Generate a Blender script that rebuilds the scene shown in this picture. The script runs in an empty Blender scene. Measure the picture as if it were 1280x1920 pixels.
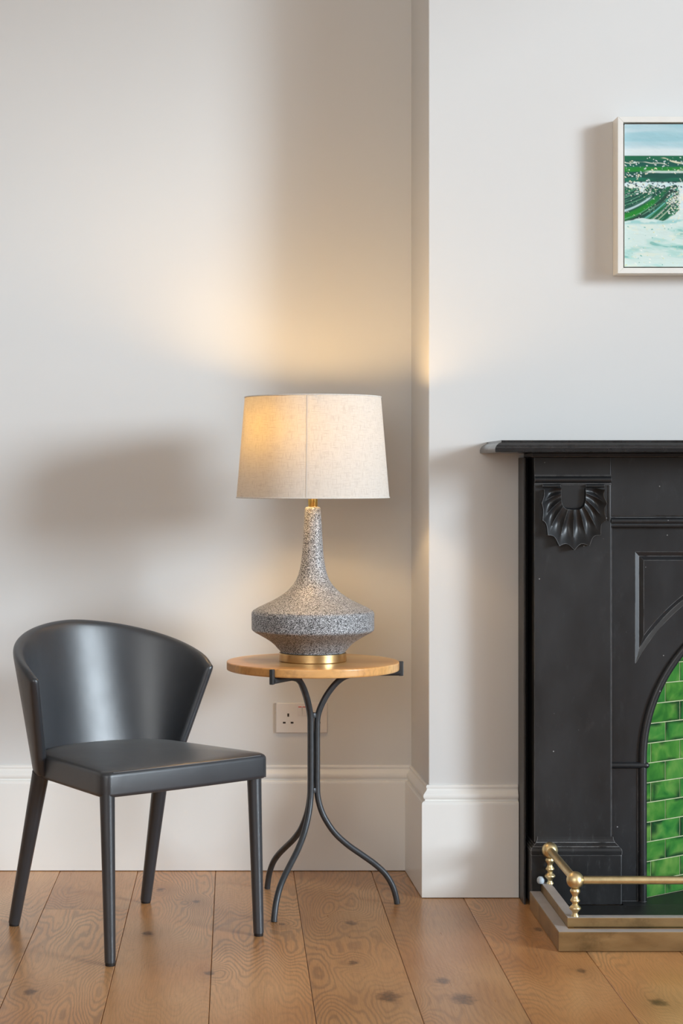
import bpy, bmesh, math, random
import numpy as np
from mathutils import Vector, Matrix
from mathutils.geometry import tessellate_polygon

C = bpy.context.scene
COL = C.collection
PI = math.pi
R = math.radians

# ------------------------------------------------------------------ camera
F = 3550.0                     # focal length in pixels of the 1280 x 1920 frame
EYE = 1.119
cam_data = bpy.data.cameras.new('camera')
cam = bpy.data.objects.new('camera', cam_data); COL.objects.link(cam)
cam.location = (0, 0, EYE); cam.rotation_euler = (R(90), 0, 0)
cam_data.sensor_fit = 'HORIZONTAL'; cam_data.sensor_width = 36.0
cam_data.lens = F / 1280 * 36.0
cam_data.shift_x = (640 - 438) / 1280
cam_data.shift_y = -(960 - 891) / 1280
cam_data.clip_start = 0.05
C.camera = cam

# ------------------------------------------------------------------ world, lights, exposure
w = bpy.data.worlds.new('sky'); C.world = w; w.use_nodes = True
w.node_tree.nodes['Background'].inputs[0].default_value = (0.80, 0.90, 1.0, 1)
w.node_tree.nodes['Background'].inputs[1].default_value = 0.6

def area(name, loc, target, sx, sy, power, col, spread=180):
    d = bpy.data.lights.new(name, 'AREA'); d.shape = 'RECTANGLE'
    d.size = sx; d.size_y = sy; d.energy = power; d.color = col; d.spread = R(spread)
    o = bpy.data.objects.new(name, d); COL.objects.link(o)
    o.location = loc
    o.rotation_euler = (Vector(target) - Vector(loc)).to_track_quat('-Z', 'Y').to_euler()
    return o
# daylight through the sash window in the right wall, plus fill from an added, unseen window behind the camera
def sun(name, az, el, strength, angle, col):
    d = bpy.data.lights.new(name, 'SUN'); d.energy = strength; d.angle = R(angle); d.color = col
    o = bpy.data.objects.new(name, d); COL.objects.link(o); o.location = (6, 1.5, 3)
    v = Vector((-math.cos(R(az)) * math.cos(R(el)), math.sin(R(az)) * math.cos(R(el)), -math.sin(R(el))))
    o.rotation_euler = v.to_track_quat('-Z', 'Y').to_euler(); return o
sun('low_hazy_sun', 36.5, 10.5, 2.85, 14, (0.79, 0.905, 1.0))
area('daylight_side_window', (4.05, 1.70, 2.1), (0, 3.2, 1.85), 1.7, 2.6, 50, (0.86, 0.94, 1.0))
area('added_front_fill', (-1.05, -1.85, 2.05), (-0.4, 3.0, 1.9), 2.4, 2.2, 80, (0.965, 0.97, 0.95))  # frontal fill, added behind the camera to lift the shadows

C.view_settings.view_transform = 'Standard'
C.view_settings.look = 'None'
C.view_settings.gamma = 1.0
C.view_settings.use_curve_mapping = False
C.view_settings.exposure = 0.10
try:
    C.cycles.use_denoising = True
    C.cycles.max_bounces = 10
    C.cycles.diffuse_bounces = 6
    C.cycles.transparent_max_bounces = 16
    C.cycles.sample_clamp_indirect = 6.0
    C.cycles.caustics_reflective = False
    C.cycles.caustics_refractive = False
except Exception:
    pass

# ------------------------------------------------------------------ material helpers
def srgb(r, g, b):
    def f(c):
        c /= 255.0
        return c / 12.92 if c <= 0.04045 else ((c + 0.055) / 1.055) ** 2.4
    return (f(r), f(g), f(b), 1.0)

class NT:
    def __init__(s, name):
        s.m = bpy.data.materials.new(name); s.m.use_nodes = True
        s.t = s.m.node_tree; s.n = s.t.nodes; s.l = s.t.links
        s.b = s.n['Principled BSDF']; s.out = s.n['Material Output']
    def node(s, typ, **kw):
        n = s.n.new(typ)
        for k, v in kw.items(): setattr(n, k, v)
        return n
    def put(s, sock, v):
        if isinstance(v, bpy.types.NodeSocket): s.l.new(v, sock)
        elif isinstance(v, (tuple, list)) and len(v) == 3 and sock.type == 'RGBA': sock.default_value = (*v, 1)
        else: sock.default_value = v
    def math(s, op, a, b=0.0, c=None, clamp=False):
        n = s.node('ShaderNodeMath', operation=op, use_clamp=clamp)
        s.put(n.inputs[0], a); s.put(n.inputs[1], b)
        if c is not None: s.put(n.inputs[2], c)
        return n.outputs[0]
    def vmath(s, op, a, b=(0, 0, 0)):
        n = s.node('ShaderNodeVectorMath', operation=op)
        s.put(n.inputs[0], a); s.put(n.inputs[1], b)
        return n.outputs[1] if op in ('LENGTH', 'DISTANCE', 'DOT_PRODUCT') else n.outputs[0]
    def mix(s, fac, a, b, blend='MIX'):
        n = s.node('ShaderNodeMix', data_type='RGBA', blend_type=blend)
        s.put(n.inputs[0], fac); s.put(n.inputs[6], a); s.put(n.inputs[7], b)
        return n.outputs[2]
    def noise(s, vec, scale, detail=4, rough=0.5, dist=0.0):
        n = s.node('ShaderNodeTexNoise')
        if vec is not None: s.l.new(vec, n.inputs['Vector'])
        n.inputs['Scale'].default_value = scale; n.inputs['Detail'].default_value = detail
        n.inputs['Roughness'].default_value = rough; n.inputs['Distortion'].default_value = dist
        return n.outputs[0]
    def ramp(s, fac, pts):
        n = s.node('ShaderNodeValToRGB'); s.l.new(fac, n.inputs[0])
        e = n.color_ramp.elements
        while len(e) < len(pts): e.new(0.5)
        for i, (p, c) in enumerate(pts):
            e[i].position = p; e[i].color = c if len(c) == 4 else (*c, 1)
        return n.outputs[0]
    def step(s, v, a, b):
        n = s.node('ShaderNodeMapRange', interpolation_type='SMOOTHSTEP')
        s.put(n.inputs[0], v); s.put(n.inputs[1], a); s.put(n.inputs[2], b)
        return n.outputs[0]
    def pos(s): return s.node('ShaderNodeNewGeometry').outputs['Position']
    def obj(s): return s.node('ShaderNodeTexCoord').outputs['Object']
    def uv(s): return s.node('ShaderNodeTexCoord').outputs['UV']
    def rand(s): return s.node('ShaderNodeObjectInfo').outputs['Random']
    def scale(s, v, xyz): return s.vmath('MULTIPLY', v, xyz)
    def bump(s, h, strength=0.2, dist=0.001):
        n = s.node('ShaderNodeBump'); n.inputs['Strength'].default_value = strength
        n.inputs['Distance'].default_value = dist; s.l.new(h, n.inputs['Height'])
        s.l.new(n.outputs[0], s.b.inputs['Normal'])
    def set(s, **kw):
        names = dict(col='Base Color', rough='Roughness', metal='Metallic', spec='Specular IOR Level',
                     coat='Coat Weight', coat_r='Coat Roughness', aniso='Anisotropic', sheen='Sheen Weight')
        for k, v in kw.items(): s.put(s.b.inputs[names[k]], v)
        return s

def plain(name, col, rough=0.5, metal=0.0, spec=0.5, var=0.0, vscale=20, bump=0.0, bscale=200):
    t = NT(name); t.set(rough=rough, metal=metal, spec=spec)
    p = t.obj()
    if var:
        n = t.noise(p, vscale, 4)
        a = tuple(c * (1 - var) for c in col[:3]); b = tuple(min(1, c * (1 + var)) for c in col[:3])
        t.set(col=t.ramp(n, [(0.3, a), (0.7, b)]))
    else: t.set(col=(*col[:3], 1))
    if bump: t.bump(t.noise(p, bscale, 3), bump, 0.0006)
    return t.m

M = {}
# painted plaster: faint roller texture
t = NT('wall_paint'); p = t.pos()
t.set(col=t.ramp(t.noise(p, 1.3, 3), [(0.3, (0.668, 0.667, 0.656)), (0.7, (0.688, 0.687, 0.676))]), rough=0.6, spec=0.25)
t.bump(t.noise(p, 35, 5, 0.6), 0.10, 0.0012); M['wall'] = t.m
M['ceiling'] = plain('ceiling_paint', (0.80, 0.79, 0.77), 0.8, var=0.02, vscale=2)
t = NT('skirting_gloss_paint'); p = t.pos()
t.set(col=t.ramp(t.noise(p, 3, 3), [(0.3, (0.82, 0.815, 0.785)), (0.7, (0.84, 0.835, 0.81))]), rough=0.33, spec=0.4)
t.bump(t.noise(t.scale(p, (3, 3, 60)), 4, 3), 0.05, 0.0008); M['skirt'] = t.m

# oak planks
def oak():
    t = NT('oak_plank'); p = t.pos(); r = t.rand()
    off = t.node('ShaderNodeCombineXYZ')
    t.l.new(t.math('MULTIPLY', r, 37.0), off.inputs[0]); t.l.new(t.math('MULTIPLY', r, 91.0), off.inputs[1]); t.l.new(t.math('MULTIPLY', r, 13.0), off.inputs[2])
    q = t.vmath('ADD', p, off.outputs[0])
    # knots at their places on the floor
    knots = [(0.293, 4.73, .018), (0.332, 4.06, .030), (0.490, 4.045, .030), (0.462, 4.19, .020), (-0.197, 5.115, .013),
             (-0.098, 4.97, .012), (-0.054, 4.255, .014), (0.783, 4.274, .014), (0.90, 4.018, .022), (0.274, 4.345, .014),
             (0.75, 4.665, .014), (-0.21, 4.62, .018), (-0.44, 4.10, .018), (0.12, 4.72, .010)]
    kn = None; infl = None
    wob = t.math('MULTIPLY', t.math('SUBTRACT', t.noise(p, 55, 3), 0.5), 1.3)
    for (x, y, rad) in knots:
        d = t.vmath('LENGTH', t.scale(t.vmath('SUBTRACT', p, (x, y, 0)), (1 / rad, 0.62 / rad, 0)))
        dw = t.math('ADD', d, wob)
        k = t.step(dw, 1.15, 0.35)
        i = t.step(d, 5.0, 0.6)
        kn = k if kn is None else t.math('MAXIMUM', kn, k)
        infl = i if infl is None else t.math('MAXIMUM', infl, i)
    # growth rings: contour lines of a stretched field, pulled about by the knots
    big = t.noise(t.scale(q, (5.0, 0.95, 1)), 1.0, 2.2, 0.42)
    field = t.math('ADD', t.math('MULTIPLY', big, 52.0), t.math('MULTIPLY', infl, 4.0))
    field = t.math('ADD', field, t.math('MULTIPLY', t.noise(t.scale(q, (55, 16, 1)), 1.0, 2), 0.8))
    ring = t.math('PINGPONG', field, 0.5)
    ringm = t.step(ring, 0.02, 0.36)
    fig = t.step(t.noise(t.scale(q, (2.5, .9, 1)), 1.0, 2), 0.38, 0.62)      # figured here, plain there
    fine = t.noise(t.scale(q, (330, 9, 1)), 1.0, 3, 0.6)
    pores = t.noise(t.scale(q, (900, 28, 1)), 1.0, 2, 0.6)
    tone = t.noise(t.scale(q, (3.2, 1.6, 1)), 1.0, 3)
    base = t.ramp(tone, [(0.28, srgb(182, 126, 78)), (0.5, srgb(201, 147, 95)), (0.74, srgb(217, 170, 120))])
    base = t.mix(t.math('MULTIPLY', t.math('SUBTRACT', 1.0, ringm), t.math('MULTIPLY_ADD', fig, 0.42, 0.10)), base, srgb(124, 92, 68))
    base = t.mix(t.math('MULTIPLY', t.step(fine, 0.42, 0.75), 0.22), base, srgb(126, 84, 52))
    base = t.mix(t.math('MULTIPLY', t.step(pores, 0.56, 0.72), 0.30), base, srgb(104, 70, 44))
    pt = t.math('MULTIPLY_ADD', r, 0.26, 0.87)
    sc = t.node('ShaderNodeMix', data_type='RGBA', blend_type='MULTIPLY'); sc.inputs[0].default_value = 1
    cc = t.node('ShaderNodeCombineColor')
    for i in range(3): t.l.new(pt, cc.inputs[i])
    t.l.new(base, sc.inputs[6]); t.l.new(cc.outputs[0], sc.inputs[7])
    col = t.mix(t.math('MULTIPLY', infl, 0.22), sc.outputs[2], srgb(120, 78, 46))
    kcol = t.ramp(t.noise(t.scale(p, (130, 70, 1)), 1, 3), [(0.35, srgb(52, 38, 30)), (0.6, srgb(108, 70, 44))])
    col = t.mix(t.math('MULTIPLY', kn, 0.8), col, kcol)
    t.set(col=col, rough=t.math('MULTIPLY_ADD', fine, 0.12, 0.24), spec=0.42)
    t.bump(t.math('ADD', t.math('MULTIPLY', ringm, 0.5), pores), 0.10, 0.0006)
    return t.m
M['oak'] = oak()
M['floor_base'] = plain('subfloor', (0.03, 0.02, 0.012), 0.9)

# leather
t = NT('slate_leather'); p = t.obj()
t.set(col=t.ramp(t.noise(p, 5, 4), [(0.3, (0.022, 0.0255, 0.031)), (0.7, (0.028, 0.032, 0.039))]),
      rough=t.math('MULTIPLY_ADD', t.noise(p, 14, 3), 0.08, 0.295), spec=0.76, sheen=0.07)
v = t.node('ShaderNodeTexVoronoi', feature='DISTANCE_TO_EDGE'); v.inputs['Scale'].default_value = 900; t.l.new(p, v.inputs['Vector'])
t.bump(t.math('ADD', t.math('MULTIPLY', t.step(v.outputs[0], 0.0, 0.25), 0.25), t.math('MULTIPLY', t.noise(p, 11, 3), 6.0)), 0.16, 0.0008); M['leather'] = t.m
M['thread'] = plain('grey_thread', (0.26, 0.275, 0.30), 0.7)
M['glide'] = plain('black_plastic', (0.012, 0.012, 0.013), 0.45)

# wrought iron of the table
M['iron'] = plain('blackened_iron', (0.050, 0.053, 0.058), 0.42, metal=0.35, var=0.15, vscale=60, bump=0.12, bscale=180)
# table top wood
t = NT('tabletop_wood'); p = t.obj()
st = t.noise(t.scale(p, (1.2, 11, 1)), 1.0, 1.5)
gr = t.noise(t.scale(p, (9, 160, 60)), 1.0, 4, 0.6)
base = t.ramp(st, [(0.33, srgb(200, 141, 80)), (0.5, srgb(222, 165, 100)), (0.68, srgb(236, 190, 130))])
t.set(col=t.mix(t.math('MULTIPLY', t.step(gr, 0.4, 0.75), 0.35), base, srgb(124, 76, 38)), rough=0.30, spec=0.5)
t.bump(gr, 0.04, 0.0005); M['top'] = t.m

# lamp
t = NT('crackle_ceramic'); p = t.obj()
n3 = t.node('ShaderNodeTexNoise'); n3.inputs['Scale'].default_value = 170; n3.inputs['Detail'].default_value = 3; t.l.new(p, n3.inputs['Vector'])
pj = t.vmath('ADD', p, t.scale(n3.outputs[1], (0.006, 0.006, 0.006)))
v = t.node('ShaderNodeTexVoronoi', feature='DISTANCE_TO_EDGE'); v.inputs['Scale'].default_value = 320; v.inputs['Randomness'].default_value = 1; t.l.new(pj, v.inputs['Vector'])
crack = t.step(v.outputs[0], 0.05, 0.20)
pat = t.noise(p, 300, 3, 0.7)
lum = t.math('MULTIPLY', crack, t.step(pat, 0.30, 0.56))
t.set(col=t.mix(lum, (0.030, 0.029, 0.031), (0.74, 0.76, 0.79)), rough=0.40, spec=0.45)
t.bump(lum, 0.35, 0.0006); M['ceramic'] = t.m
def brass(name, col, rough, var=0.12, vs=30, st=(1, 1, 1), tarn=0.0):
    t = NT(name); p = t.obj(); n = t.noise(t.scale(p, st), vs, 4, 0.6)
    a = tuple(c * (1 - var) for c in col); b = tuple(min(1, c * (1 + var)) for c in col)
    c0 = t.ramp(n, [(0.3, a), (0.7, b)])
    if tarn:
        n2 = t.noise(p, 14, 5, 0.65)
        c0 = t.mix(t.math('MULTIPLY', t.step(n2, 0.52, 0.72), tarn), c0, tuple(c * .45 for c in col))
    t.set(col=c0, rough=t.math('MULTIPLY_ADD', n, 0.12, rough - 0.06), metal=1.0)
    return t.m
M['brass_lamp'] = brass('brushed_brass', (0.66, 0.44, 0.20), 0.30, 0.10, 8, (4, 4, 160))
M['pale_sheen'] = plain('pale_sheen_metal', (0.50, 0.475, 0.47), 0.55, metal=0.25, var=0.06)  # pale tone stands in for light reflected off the fender's top faces
M['brass_neck'] = brass('gold_brass', (0.80, 0.50, 0.14), 0.24)
M['brass'] = brass('aged_brass', (0.80, 0.645, 0.36), 0.38, 0.12, 25, tarn=0.35)
M['brass_dull'] = brass('dull_brass', (0.37, 0.255, 0.125), 0.42, 0.16, 12, (1, 1, 3), tarn=0.5)
# linen lamp shade: diffuse cloth that lets light through
t = NT('linen_shade'); u = t.uv()
warp = t.noise(t.scale(u, (520, 42, 1)), 1.0, 3, 0.6); weft = t.noise(t.scale(u, (36, 560, 1)), 1.0, 3, 0.6)
slub = t.math('MAXIMUM', t.step(warp, 0.50, 0.70), t.step(weft, 0.50, 0.70))
lin = t.mix(t.math('MULTIPLY', slub, 0.75), (0.67, 0.64, 0.60), (0.53, 0.485, 0.43))
trc = t.mix(t.math('MULTIPLY', slub, 0.85), (0.98, 0.73, 0.12), (0.36, 0.21, 0.03))
df = t.node('ShaderNodeBsdfDiffuse'); t.l.new(lin, df.inputs[0])
tl = t.node('ShaderNodeBsdfTranslucent'); t.l.new(trc, tl.inputs[0])
mx = t.node('ShaderNodeMixShader'); mx.inputs[0].default_value = 0.043
t.l.new(df.outputs[0], mx.inputs[1]); t.l.new(tl.outputs[0], mx.inputs[2]); t.l.new(mx.outputs[0], t.out.inputs[0]); M['linen'] = t.m
M['linen_rim'] = plain('linen_binding', (0.74, 0.70, 0.64), 0.8, var=0.08, vscale=200)
t = NT('warm_bulb'); t.set(col=(1, .8, .5)); t.put(t.b.inputs['Emission Color'], (1.0, 0.64, 0.28, 1)); t.put(t.b.inputs['Emission Strength'], 155.0); M['bulb'] = t.m

# fireplace
def blackpaint(name, col, rough, bumpk=0.15, wear=1.0):
    t = NT(name); p = t.pos()
    n = t.noise(t.scale(p, (1, 1, .5)), 9, 5, 0.6)
    dust = t.noise(t.scale(p, (1, 1, .45)), 30, 4, 0.7)
    c0 = t.ramp(n, [(0.3, tuple(c * .75 for c in col)), (0.72, tuple(c * 1.35 for c in col))])
    c0 = t.mix(t.math('MULTIPLY', t.step(dust, 0.55, 0.8), 0.10), c0, (0.16, 0.165, 0.175))
    v = t.node('ShaderNodeTexVoronoi', feature='F1'); v.inputs['Scale'].default_value = 42; t.l.new(p, v.inputs['Vector'])
    chip = t.math('MULTIPLY', t.step(v.outputs['Distance'], 0.085, 0.05), t.step(t.noise(p, 23, 2), 0.58, 0.63))
    c0 = t.mix(t.math('MULTIPLY', chip, 0.8), c0, (0.45, 0.45, 0.45))
    bv = t.node('ShaderNodeBevel', samples=4); bv.inputs['Radius'].default_value = 0.0022
    gn = t.node('ShaderNodeNewGeometry').outputs['Normal']
    edge = t.step(t.math('SUBTRACT', 1.0, t.vmath('DOT_PRODUCT', bv.outputs[0], gn)), 0.03, 0.20)
    sep = t.node('ShaderNodeSeparateXYZ'); t.l.new(p, sep.inputs[0])
    low = t.math('MULTIPLY_ADD', t.step(sep.outputs[2], 0.55, 0.05), 0.45, 0.55)       # more scuffed near the floor
    c0 = t.mix(t.math('MULTIPLY', t.math('MULTIPLY', edge, t.step(dust, 0.34, 0.54)), t.math('MULTIPLY', low, wear)), c0, (0.42, 0.425, 0.43))
    scuff = t.noise(t.scale(p, (1, 1, .3)), 75, 4, 0.75)
    c0 = t.mix(t.math('MULTIPLY', t.math('MULTIPLY', t.step(scuff, 0.54, 0.80), t.step(sep.outputs[2], 0.40, 0.10)), 0.22 * wear), c0, (0.19, 0.20, 0.21))
    t.set(col=c0, rough=t.math('MULTIPLY_ADD', n, 0.2, rough - 0.1), spec=0.5)
    t.bump(t.noise(p, 60, 4), bumpk, 0.0006)
    return t.m
M['black'] = blackpaint('black_slate_paint', (0.015, 0.0156, 0.0172), 0.40)
M['cast'] = blackpaint('black_cast_iron', (0.0145, 0.0155, 0.0175), 0.36)
M['gloss'] = blackpaint('black_gloss_paint', (0.012, 0.012, 0.013), 0.22, 0.06, 0.4)
M['hearth'] = blackpaint('black_hearth_slate', (0.018, 0.021, 0.023), 0.48, 0.05, 0.3)
M['soot'] = plain('sooty_iron', (0.010, 0.010, 0.010), 0.7, var=0.3)
M['seam'] = plain('pale_caulk', (0.13, 0.13, 0.135), 0.7, var=0.5, vscale=40)
M['grout'] = plain('pale_grout', (0.46, 0.50, 0.29), 0.8, var=0.15, vscale=60)
t = NT('green_glaze'); p = t.pos(); r = t.rand()
o = t.obj()
off = t.node('ShaderNodeCombineXYZ'); t.l.new(t.math('MULTIPLY', r, 50), off.inputs[0]); t.l.new(t.math('MULTIPLY', r, 17), off.inputs[2])
n = t.noise(t.vmath('ADD', p, off.outputs[0]), 16, 3, 0.5, 0.6)
sepx = t.node('ShaderNodeSeparateXYZ'); t.l.new(o, sepx.inputs[0])
edge = t.math('MAXIMUM', t.math('MULTIPLY', t.math('ABSOLUTE', sepx.outputs[0]), 1 / .058), t.math('MULTIPLY', t.math('ABSOLUTE', sepx.outputs[2]), 1 / .0258))
dark = t.math('MULTIPLY', t.step(t.math('ADD', edge, t.math('MULTIPLY', n, 0.9)), 0.95, 1.4), t.step(t.noise(t.vmath('ADD', p, off.outputs[0]), 11, 2), 0.42, 0.58))
g = t.ramp(n, [(0.28, (0.022, 0.125, 0.024)), (0.48, (0.065, 0.225, 0.036)), (0.70, (0.175, 0.335, 0.070))])
g = t.mix(t.math('MULTIPLY', r, 0.35), g, (0.012, 0.22, 0.06))
t.set(col=t.mix(t.math('MULTIPLY', dark, 0.9), g, (0.006, 0.035, 0.018)), rough=0.10, spec=0.55, coat=0.5, coat_r=0.05)
t.bump(n, 0.10, 0.002); M['tile'] = t.m

# picture
M['frame'] = plain('cream_frame_paint', (0.78, 0.765, 0.72), 0.45, var=0.03)
M['backing'] = plain('grey_backing', (0.17, 0.165, 0.145), 0.8)
t = NT('oil_paint'); a = t.node('ShaderNodeVertexColor', layer_name='paint'); t.set(col=a.outputs[0], rough=0.4, spec=0.4); M['oil'] = t.m
M['canvas_side'] = plain('raw_canvas', (0.62, 0.60, 0.53), 0.8)
# socket
M['socket'] = plain('white_plastic', (0.72, 0.69, 0.66), 0.35)
M['red'] = plain('red_switch_mark', (0.50, 0.045, 0.03), 0.5)
M['hole'] = plain('dark_slot', (0.02, 0.012, 0.008), 0.7)
M['knobwhite'] = plain('pale_blue_paint', (0.52, 0.60, 0.66), 0.5, var=0.2, vscale=90)
# windows
M['win_paint'] = plain('white_window_paint', (0.78, 0.77, 0.75), 0.4)
t = NT('window_glass'); tr = t.node('ShaderNodeBsdfTransparent'); gl = t.node('ShaderNodeBsdfGlossy'); gl.inputs['Roughness'].default_value = 0.02
mx = t.node('ShaderNodeMixShader'); mx.inputs[0].default_value = 0.06
t.l.new(tr.outputs[0], mx.inputs[1]); t.l.new(gl.outputs[0], mx.inputs[2]); t.l.new(mx.outputs[0], t.out.inputs[0]); M['glass'] = t.m

# ------------------------------------------------------------------ mesh helpers
class MB:
    """collects vertices and faces; build() links them as ONE mesh object"""
    def __init__(s, origin=(0, 0, 0)):
        s.v = []; s.f = []; s.sm = []; s.o = origin; s.uv = None
    def add(s, vs, fs, smooth=False):
        b = len(s.v); s.v += [tuple(p) for p in vs]
        s.f += [tuple(i + b for i in f) for f in fs]; s.sm += [smooth] * len(fs); return s
    def box(s, x0, x1, y0, y1, z0, z1, c=0.0):
        if c <= 0:
            vs = [(x, y, z) for x in (x0, x1) for y in (y0, y1) for z in (z0, z1)]
            fs = [(0, 1, 3, 2), (4, 6, 7, 5), (0, 4, 5, 1), (2, 3, 7, 6), (0, 2, 6, 4), (1, 5, 7, 3)]
            return s.add(vs, fs)
        bm = bmesh.new(); bmesh.ops.create_cube(bm, size=1)
        for v in bm.verts: v.co = Vector(((x0 + x1) / 2 + v.co.x * (x1 - x0), (y0 + y1) / 2 + v.co.y * (y1 - y0), (z0 + z1) / 2 + v.co.z * (z1 - z0)))
        bmesh.ops.bevel(bm, geom=bm.edges[:], offset=c, segments=2, profile=0.5, affect='EDGES')
        bm.verts.index_update()
        s.add([v.co[:] for v in bm.verts], [[v.index for v in f.verts] for f in bm.faces]); bm.free(); return s
    def tube(s, pts, rad, n=14, caps=True, flat=None):
        pts = [Vector(p) for p in pts]; k = len(pts)
        rads = rad if isinstance(rad, (list, tuple)) else [rad] * k
        up = Vector((0, 0, 1)); vs = []; prev = None
        for i, p in enumerate(pts):
            d = (pts[min(i + 1, k - 1)] - pts[max(i - 1, 0)]).normalized()
            if prev is None:
                a = up if abs(d.dot(up)) < 0.9 else Vector((1, 0, 0))
                x = d.cross(a).normalized()
            else:
                x = (prev - d * prev.dot(d)).normalized()
            prev = x; y = d.cross(x)
            for j in range(n):
                th = 2 * PI * j / n
                vs.append(p + (x * math.cos(th) + y * math.sin(th)) * rads[i])
        fs = [(i * n + j, i * n + (j + 1) % n, (i + 1) * n + (j + 1) % n, (i + 1) * n + j) for i in range(k - 1) for j in range(n)]
        s.add(vs, fs, True)
        if caps:
            b = len(s.v) - len(vs)
            s.f += [tuple(b + j for j in reversed(range(n))), tuple(b + (k - 1) * n + j for j in range(n))]; s.sm += [False, False]
        return s
    def lathe(s, prof, cx, cy, n=64, smooth=True, cap=True):
        vs = []; k = len(prof)
        for r, z in prof:
            for j in range(n):
                th = 2 * PI * j / n; vs.append((cx + r * math.cos(th), cy + r * math.sin(th), z))
        fs = [(i * n + j, i * n + (j + 1) % n, (i + 1) * n + (j + 1) % n, (i + 1) * n + j) for i in range(k - 1) for j in range(n)]
        s.add(vs, fs, smooth)
        if cap:
            b = len(s.v) - len(vs)
            if prof[0][0] > 1e-5: s.f.append(tuple(b + j for j in reversed(range(n)))); s.sm.append(False)
            if prof[-1][0] > 1e-5: s.f.append(tuple(b + (k - 1) * n + j for j in range(n))); s.sm.append(False)
        return s
    def poly(s, outer, holes, y0, y1, back_dx=None):
        """polygon with holes in the XZ plane, from y0 (front) to y1"""
        loops = [outer] + list(holes)
        flat = [p for l in loops for p in l]
        tris = tessellate_polygon([[Vector((p[0], p[1], 0)) for p in l] for l in loops])
        N = len(flat)
        bx = back_dx or (lambda x: x)
        vs = [(p[0], y0, p[1]) for p in flat] + [(bx(p[0]), y1, p[1]) for p in flat]
        fs = [tuple(tr) for tr in tris] + [tuple(N + i for i in reversed(tr)) for tr in tris]
        b = 0
        for l in loops:
            m = len(l)
            for i in range(m):
                j = (i + 1) % m
                fs.append((b + i, b + j, N + b + j, N + b + i))
            b += m
        return s.add(vs, fs)
    def build(s, name, mat, parent=None, bevel=0.0, autosmooth=None, subsurf=0, keep=False):
        me = bpy.data.meshes.new(name)
        ox, oy, oz = s.o
        me.from_pydata([(x - ox, y - oy, z - oz) for x, y, z in s.v], [], s.f)
        if not keep:
            bm = bmesh.new(); bm.from_mesh(me)
            bmesh.ops.recalc_face_normals(bm, faces=bm.faces[:]); bm.to_mesh(me); bm.free()
        for poly, sm in zip(me.polygons, s.sm): poly.use_smooth = sm
        if any(s.sm): me.set_sharp_from_angle(angle=R(52))
        me.materials.append(mat if not isinstance(mat, str) else M[mat])
        o = bpy.data.objects.new(name, me); COL.objects.link(o)
        if parent is not None: o.parent = parent
        if bevel:
            md = o.modifiers.new('bevel', 'BEVEL'); md.width = bevel; md.segments = 2; md.limit_method = 'ANGLE'; md.angle_limit = R(40)
        if subsurf:
            md = o.modifiers.new('subsurf', 'SUBSURF'); md.levels = subsurf; md.render_levels = subsurf
        return o

def thing(name, loc, label, cat, rz=0.0, group=None):
    o = bpy.data.objects.new(name, None); COL.objects.link(o)
    o.empty_display_size = 0.1; o.location = loc; o.rotation_euler = (0, 0, rz)
    o['label'] = label; o['category'] = cat
    if group: o['group'] = group
    return o
def structure(o, label=None):
    o['kind'] = 'structure'
    if label: o['label'] = label
    return o
def catmull(pts, n=6):
    out = []
    P = [Vector(p) for p in pts]
    for i in range(len(P) - 1):
        p0 = P[max(i - 1, 0)]; p1 = P[i]; p2 = P[i + 1]; p3 = P[min(i + 2, len(P) - 1)]
        for k in range(n):
            u = k / n
            out.append(0.5 * ((2 * p1) + (p2 - p0) * u + (2 * p0 - 5 * p1 + 4 * p2 - p3) * u * u + (3 * p1 - p0 - 3 * p2 + p3) * u ** 3))
    out.append(P[-1]); return out

# ------------------------------------------------------------------ room
XL, XR, YF, YB, ZC = -2.60, 3.80, -1.60, 5.37, 3.60
YC = 5.027                                     # face of the chimney breast
CL, CR = 0.5165, 2.4875                        # its two corners
CX = 1.502                                     # middle of the fireplace

# floor: planks running away from the camera
fl = MB().box(XL, XR, YF, YB, -0.06, -0.0215).build('floor', 'floor_base')
structure(fl, 'floor of wide brown oak planks')
PW = 0.2195
pm = MB()
c = 0.0012; hw = PW / 2 - 0.0004
prof = [(-hw, -0.02), (-hw, -c), (-hw + c, 0), (hw - c, 0), (hw, -c), (hw, -0.02)]
vs = [(x, -0.5, z) for x, z in prof] + [(x, 0.5, z) for x, z in prof]
fs = [(i, (i + 1) % 6, 6 + (i + 1) % 6, 6 + i) for i in range(6)] + [(5, 4, 3, 2, 1, 0), (6, 7, 8, 9, 10, 11)]
pm.add(vs, fs)
proto = pm.build('plank', 'oak', fl)
rng = random.Random(4)
row0 = -0.4905                                  # left edge of the row that shows a cross joint
first = True
for k in range(-10, 20):
    xc = row0 + PW * (k + 0.5) + 0.0003 * k
    if xc - PW / 2 < XL - 0.02 or xc + PW / 2 > XR + 0.02: continue
    if k == 0: joints = [YF, 0.9, 2.7, 4.88, YB]
    else:
        j0 = YF + 0.5 + rng.random() * 1.3
        joints = [YF, j0, j0 + 1.9, YB] if j0 + 1.9 < 3.6 else [YF, j0, YB]
    for a, b in zip(joints[:-1], joints[1:]):
        o = proto if first else proto.copy()
        if not first: COL.objects.link(o); o.parent = fl
        first = False
        o.location = (xc, (a + b) / 2, 0); o.scale = (1, b - a - 0.0010, 1)

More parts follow.
